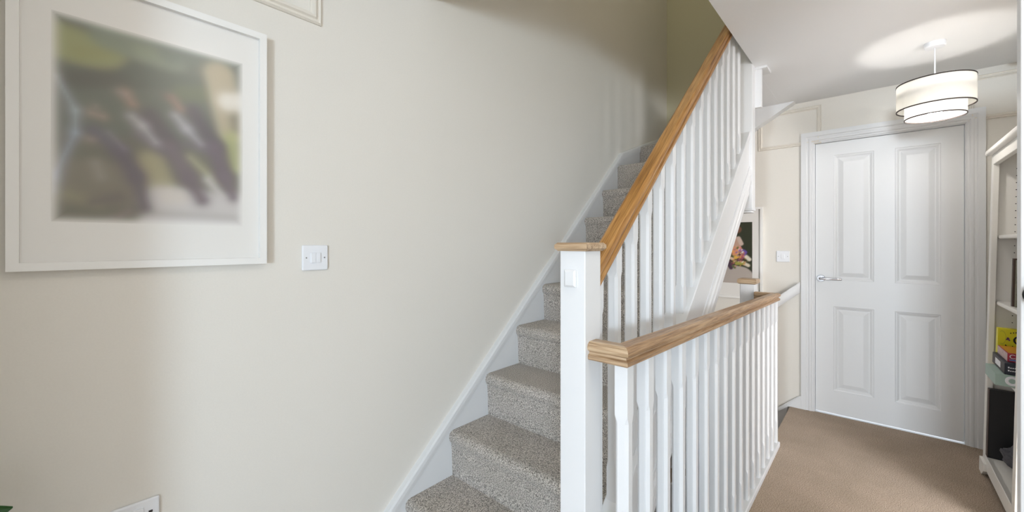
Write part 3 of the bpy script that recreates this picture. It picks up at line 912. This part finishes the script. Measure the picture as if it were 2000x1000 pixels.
def lthing(name, label, cat, loc, group=None):
    """a thing standing in the leaning bookcase; loc is in bookcase coordinates"""
    o = bpy.data.objects.new(name, None); o.empty_display_size = 0.05
    o.location = LM @ Vector(loc); o.rotation_euler = (LEAN, 0, 0)
    COL.objects.link(o)
    return tag(o, label, cat, group)


def txt(name, s, size, m, parent, loc):
    """lettering on a face that looks towards -x"""
    cu = bpy.data.curves.new(name, 'FONT'); cu.body = s; cu.size = size; cu.extrude = 0.0004; cu.materials.append(m)
    t = bpy.data.objects.new(name, cu)
    me = bpy.data.meshes.new_from_object(t); me.materials.clear(); me.materials.append(m)
    bpy.data.objects.remove(t)
    o = bpy.data.objects.new(name, me); COL.objects.link(o); o.parent = parent
    o.location = loc; o.rotation_euler = (R(90), 0, R(-90))
    return o


# mint box with a white ring, overhanging the shelf front
gb = lthing('gift_box', 'flat mint green box with a white ring at the bottom of the pile', 'box', (-0.36, -0.1, 0.5855))
lobj('carton', boxes((-0.110, 0.110, -0.17, 0.134, 0, 0.054)), M['mint'], gb, bevel=0.002)
lobj('printed_top', boxes((-0.085, 0.085, -0.14, 0.100, 0.0541, 0.0548)), M['tan'], gb)
lobj('ring_mark', lathe([(0.011, -0.1106), (0.022, -0.1106)], 28, (0, 0.082, 0.028), 'X'), M['ink_white'], gb)
# dark game box
kb = lthing('game_box', 'dark navy game box lying on the mint green box', 'box', (-0.335, -0.1, 0.6406))
lobj('carton', boxes((-0.130, 0.130, -0.17, 0.105, 0, 0.053)), M['navy'], kb, bevel=0.0015)
lobj('side_print', boxes((-0.128, 0.128, 0.1051, 0.1056, 0.003, 0.050)), M['brown_side'], kb)
lobj('side_badge', boxes((-0.05, 0.06, 0.1057, 0.1061, 0.012, 0.040)), M['ink_white'], kb)
for z, n in ((0.030, 9), (0.016, 7)):
    for k in range(n):
        yy = 0.095 - k * 0.0065
        lobj('print_mark', boxes((-0.1308, -0.1301, yy - 0.0045, yy, z, z + (0.007 if k == 0 else 0.004))), M['ink_white'], kb)
# small red box
rb = lthing('card_box', 'small red and white printed box on top of the navy game box', 'box', (-0.33, -0.1, 0.6942))
lobj('carton', boxes((-0.100, 0.105, -0.17, 0.092, 0, 0.040)), M['red'], rb, bevel=0.001)
lobj('side_print', boxes((-0.099, 0.104, 0.0921, 0.0926, 0.001, 0.039)), M['pinkish'], rb)
lobj('top_print', boxes((-0.095, 0.100, -0.165, 0.088, 0.0401, 0.0406)), M['orange'], rb)
txt('lettering', 'CA', 0.027, M['ink_white'], rb, (-0.1004, 0.087, 0.016))
lobj('blue_stripe', boxes((-0.1006, -0.1001, 0.0, 0.086, 0.006, 0.012)), M['ink_blue'], rb)
# yellow game box standing behind
yb = lthing('game_box', 'bright yellow box lettered with a black G behind the pile', 'box', (-0.165, -0.13, 0.5855))
lobj('carton', boxes((-0.020, 0.020, -0.165, 0.117, 0, 0.229)), M['yellow'], yb, bevel=0.0015)
lobj('orange_band', boxes((-0.0206, -0.0201, -0.160, 0.113, 0.085, 0.135)), M['orange'], yb)
txt('lettering', 'G', 0.068, M['ink'], yb, (-0.0204, 0.070, 0.152))
bm = bmesh.new()
for t0 in range(0, 26):
    a0, a1 = R(60 + t0 * 9), R(60 + t0 * 9 + 9)
    c = [(0.103 + r_ * 0.38 * math.cos(a), 0.184 + r_ * math.sin(a)) for a, r_ in ((a0, .032), (a1, .032), (a1, .0335), (a0, .0335))]
    bm.faces.new([bm.verts.new((-0.0205, min(0.116, p[0]), p[1])) for p in c])
lobj('drawn_loop', bm, M['ink_line'], yb)
for y, z, s in ((0.087, 0.176, 0.0035), (0.083, 0.179, 0.005), (0.079, 0.172, 0.0035), (0.084, 0.184, 0.003)):
    lobj('drawn_blot', lathe([(0, -0.0206), (s, -0.0206)], 9, (0, y, z), 'X'), M['ink_purple'], yb)
for y, z in ((0.075, 0.209), (0.066, 0.212), (0.058, 0.214), (0.091, 0.146), (0.068, 0.143), (0.0885, 0.143)):
    lobj('drawn_tick', boxes((-0.0207, -0.0202, y - 0.0016, y + 0.0016, z - 0.003, z + 0.003)), M['ink'], yb)

# books on the shelf above
for i, (nm, lab, mm, x, y1_, hh, th) in enumerate((('hardback_book', 'dark brown hardback book standing on the shelf above the yellow box', 'cover', -0.262, -0.045, 0.235, 0.022),
                                                  ('hardback_book', 'olive mottled hardback book standing in front of the brown one', 'cover2', -0.290, -0.052, 0.228, 0.026))):
    b = lthing(nm, lab, 'book', (x, y1_ - 0.08, 0.9385), 'hardback books on the shelf')
    for sx in (-1, 1):
        lobj('cover', boxes((sx * th / 2 - 0.0015, sx * th / 2 + 0.0015, -0.085, 0.080, 0, hh)), M[mm], b)
    lobj('spine', boxes((-th / 2, th / 2, 0.080, 0.083, 0, hh)), M[mm], b)
    lobj('page_block', boxes((-th / 2 + 0.0016, th / 2 - 0.0016, -0.080, 0.079, 0.004, hh - 0.004)), M['pages'], b)

# black folder case on the bottom board
fc = lthing('storage_case', 'large flat black case standing upright on the bottom shelf', 'case', (-0.076, -0.15, 0.1085))
lobj('body', boxes((-0.018, 0.018, -0.15, 0.146, 0, 0.365)), M['black'], fc, bevel=0.002)
lobj('edge_strip', boxes((-0.019, 0.019, 0.1461, 0.148, 0.002, 0.363)), M['cover'], fc)
# grey cloth bag
bag = lthing('cloth_bag', 'crumpled grey cloth bag slumped against the black case', 'bag', (-0.180, -0.140, 0.1085))
bm = bmesh.new()
bmesh.ops.create_icosphere(bm, subdivisions=4, radius=1)
for v in bm.verts:
    c = v.co
    k = 1 + 0.10 * math.sin(7 * c.x + 3 * c.y) + 0.08 * math.sin(11 * c.y - 5 * c.z) + 0.05 * math.sin(17 * c.x + 13 * c.z)
    v.co = Vector((c.x * 0.066 * k, c.y * 0.10 * k, max(0.0, (c.z * 0.5 + 0.42)) * 0.13 * k))
lobj('bag_body', bm, M['cloth'], bag, smooth=True)
hp2 = [(0.006 * math.cos(t), 0.003 * math.sin(t)) for t in [2 * math.pi * i / 8 for i in range(8)]]
path = [(-0.02 + 0.02 * math.sin(i * 0.9), -0.05 + 0.10 * i / 10, 0.095 + 0.034 * math.sin(math.pi * i / 10)) for i in range(11)]
lobj('strap', sweep(hp2, path, [((1, 0, 0), (0, 0, 1))] * 11), M['cloth'], bag, smooth=True)
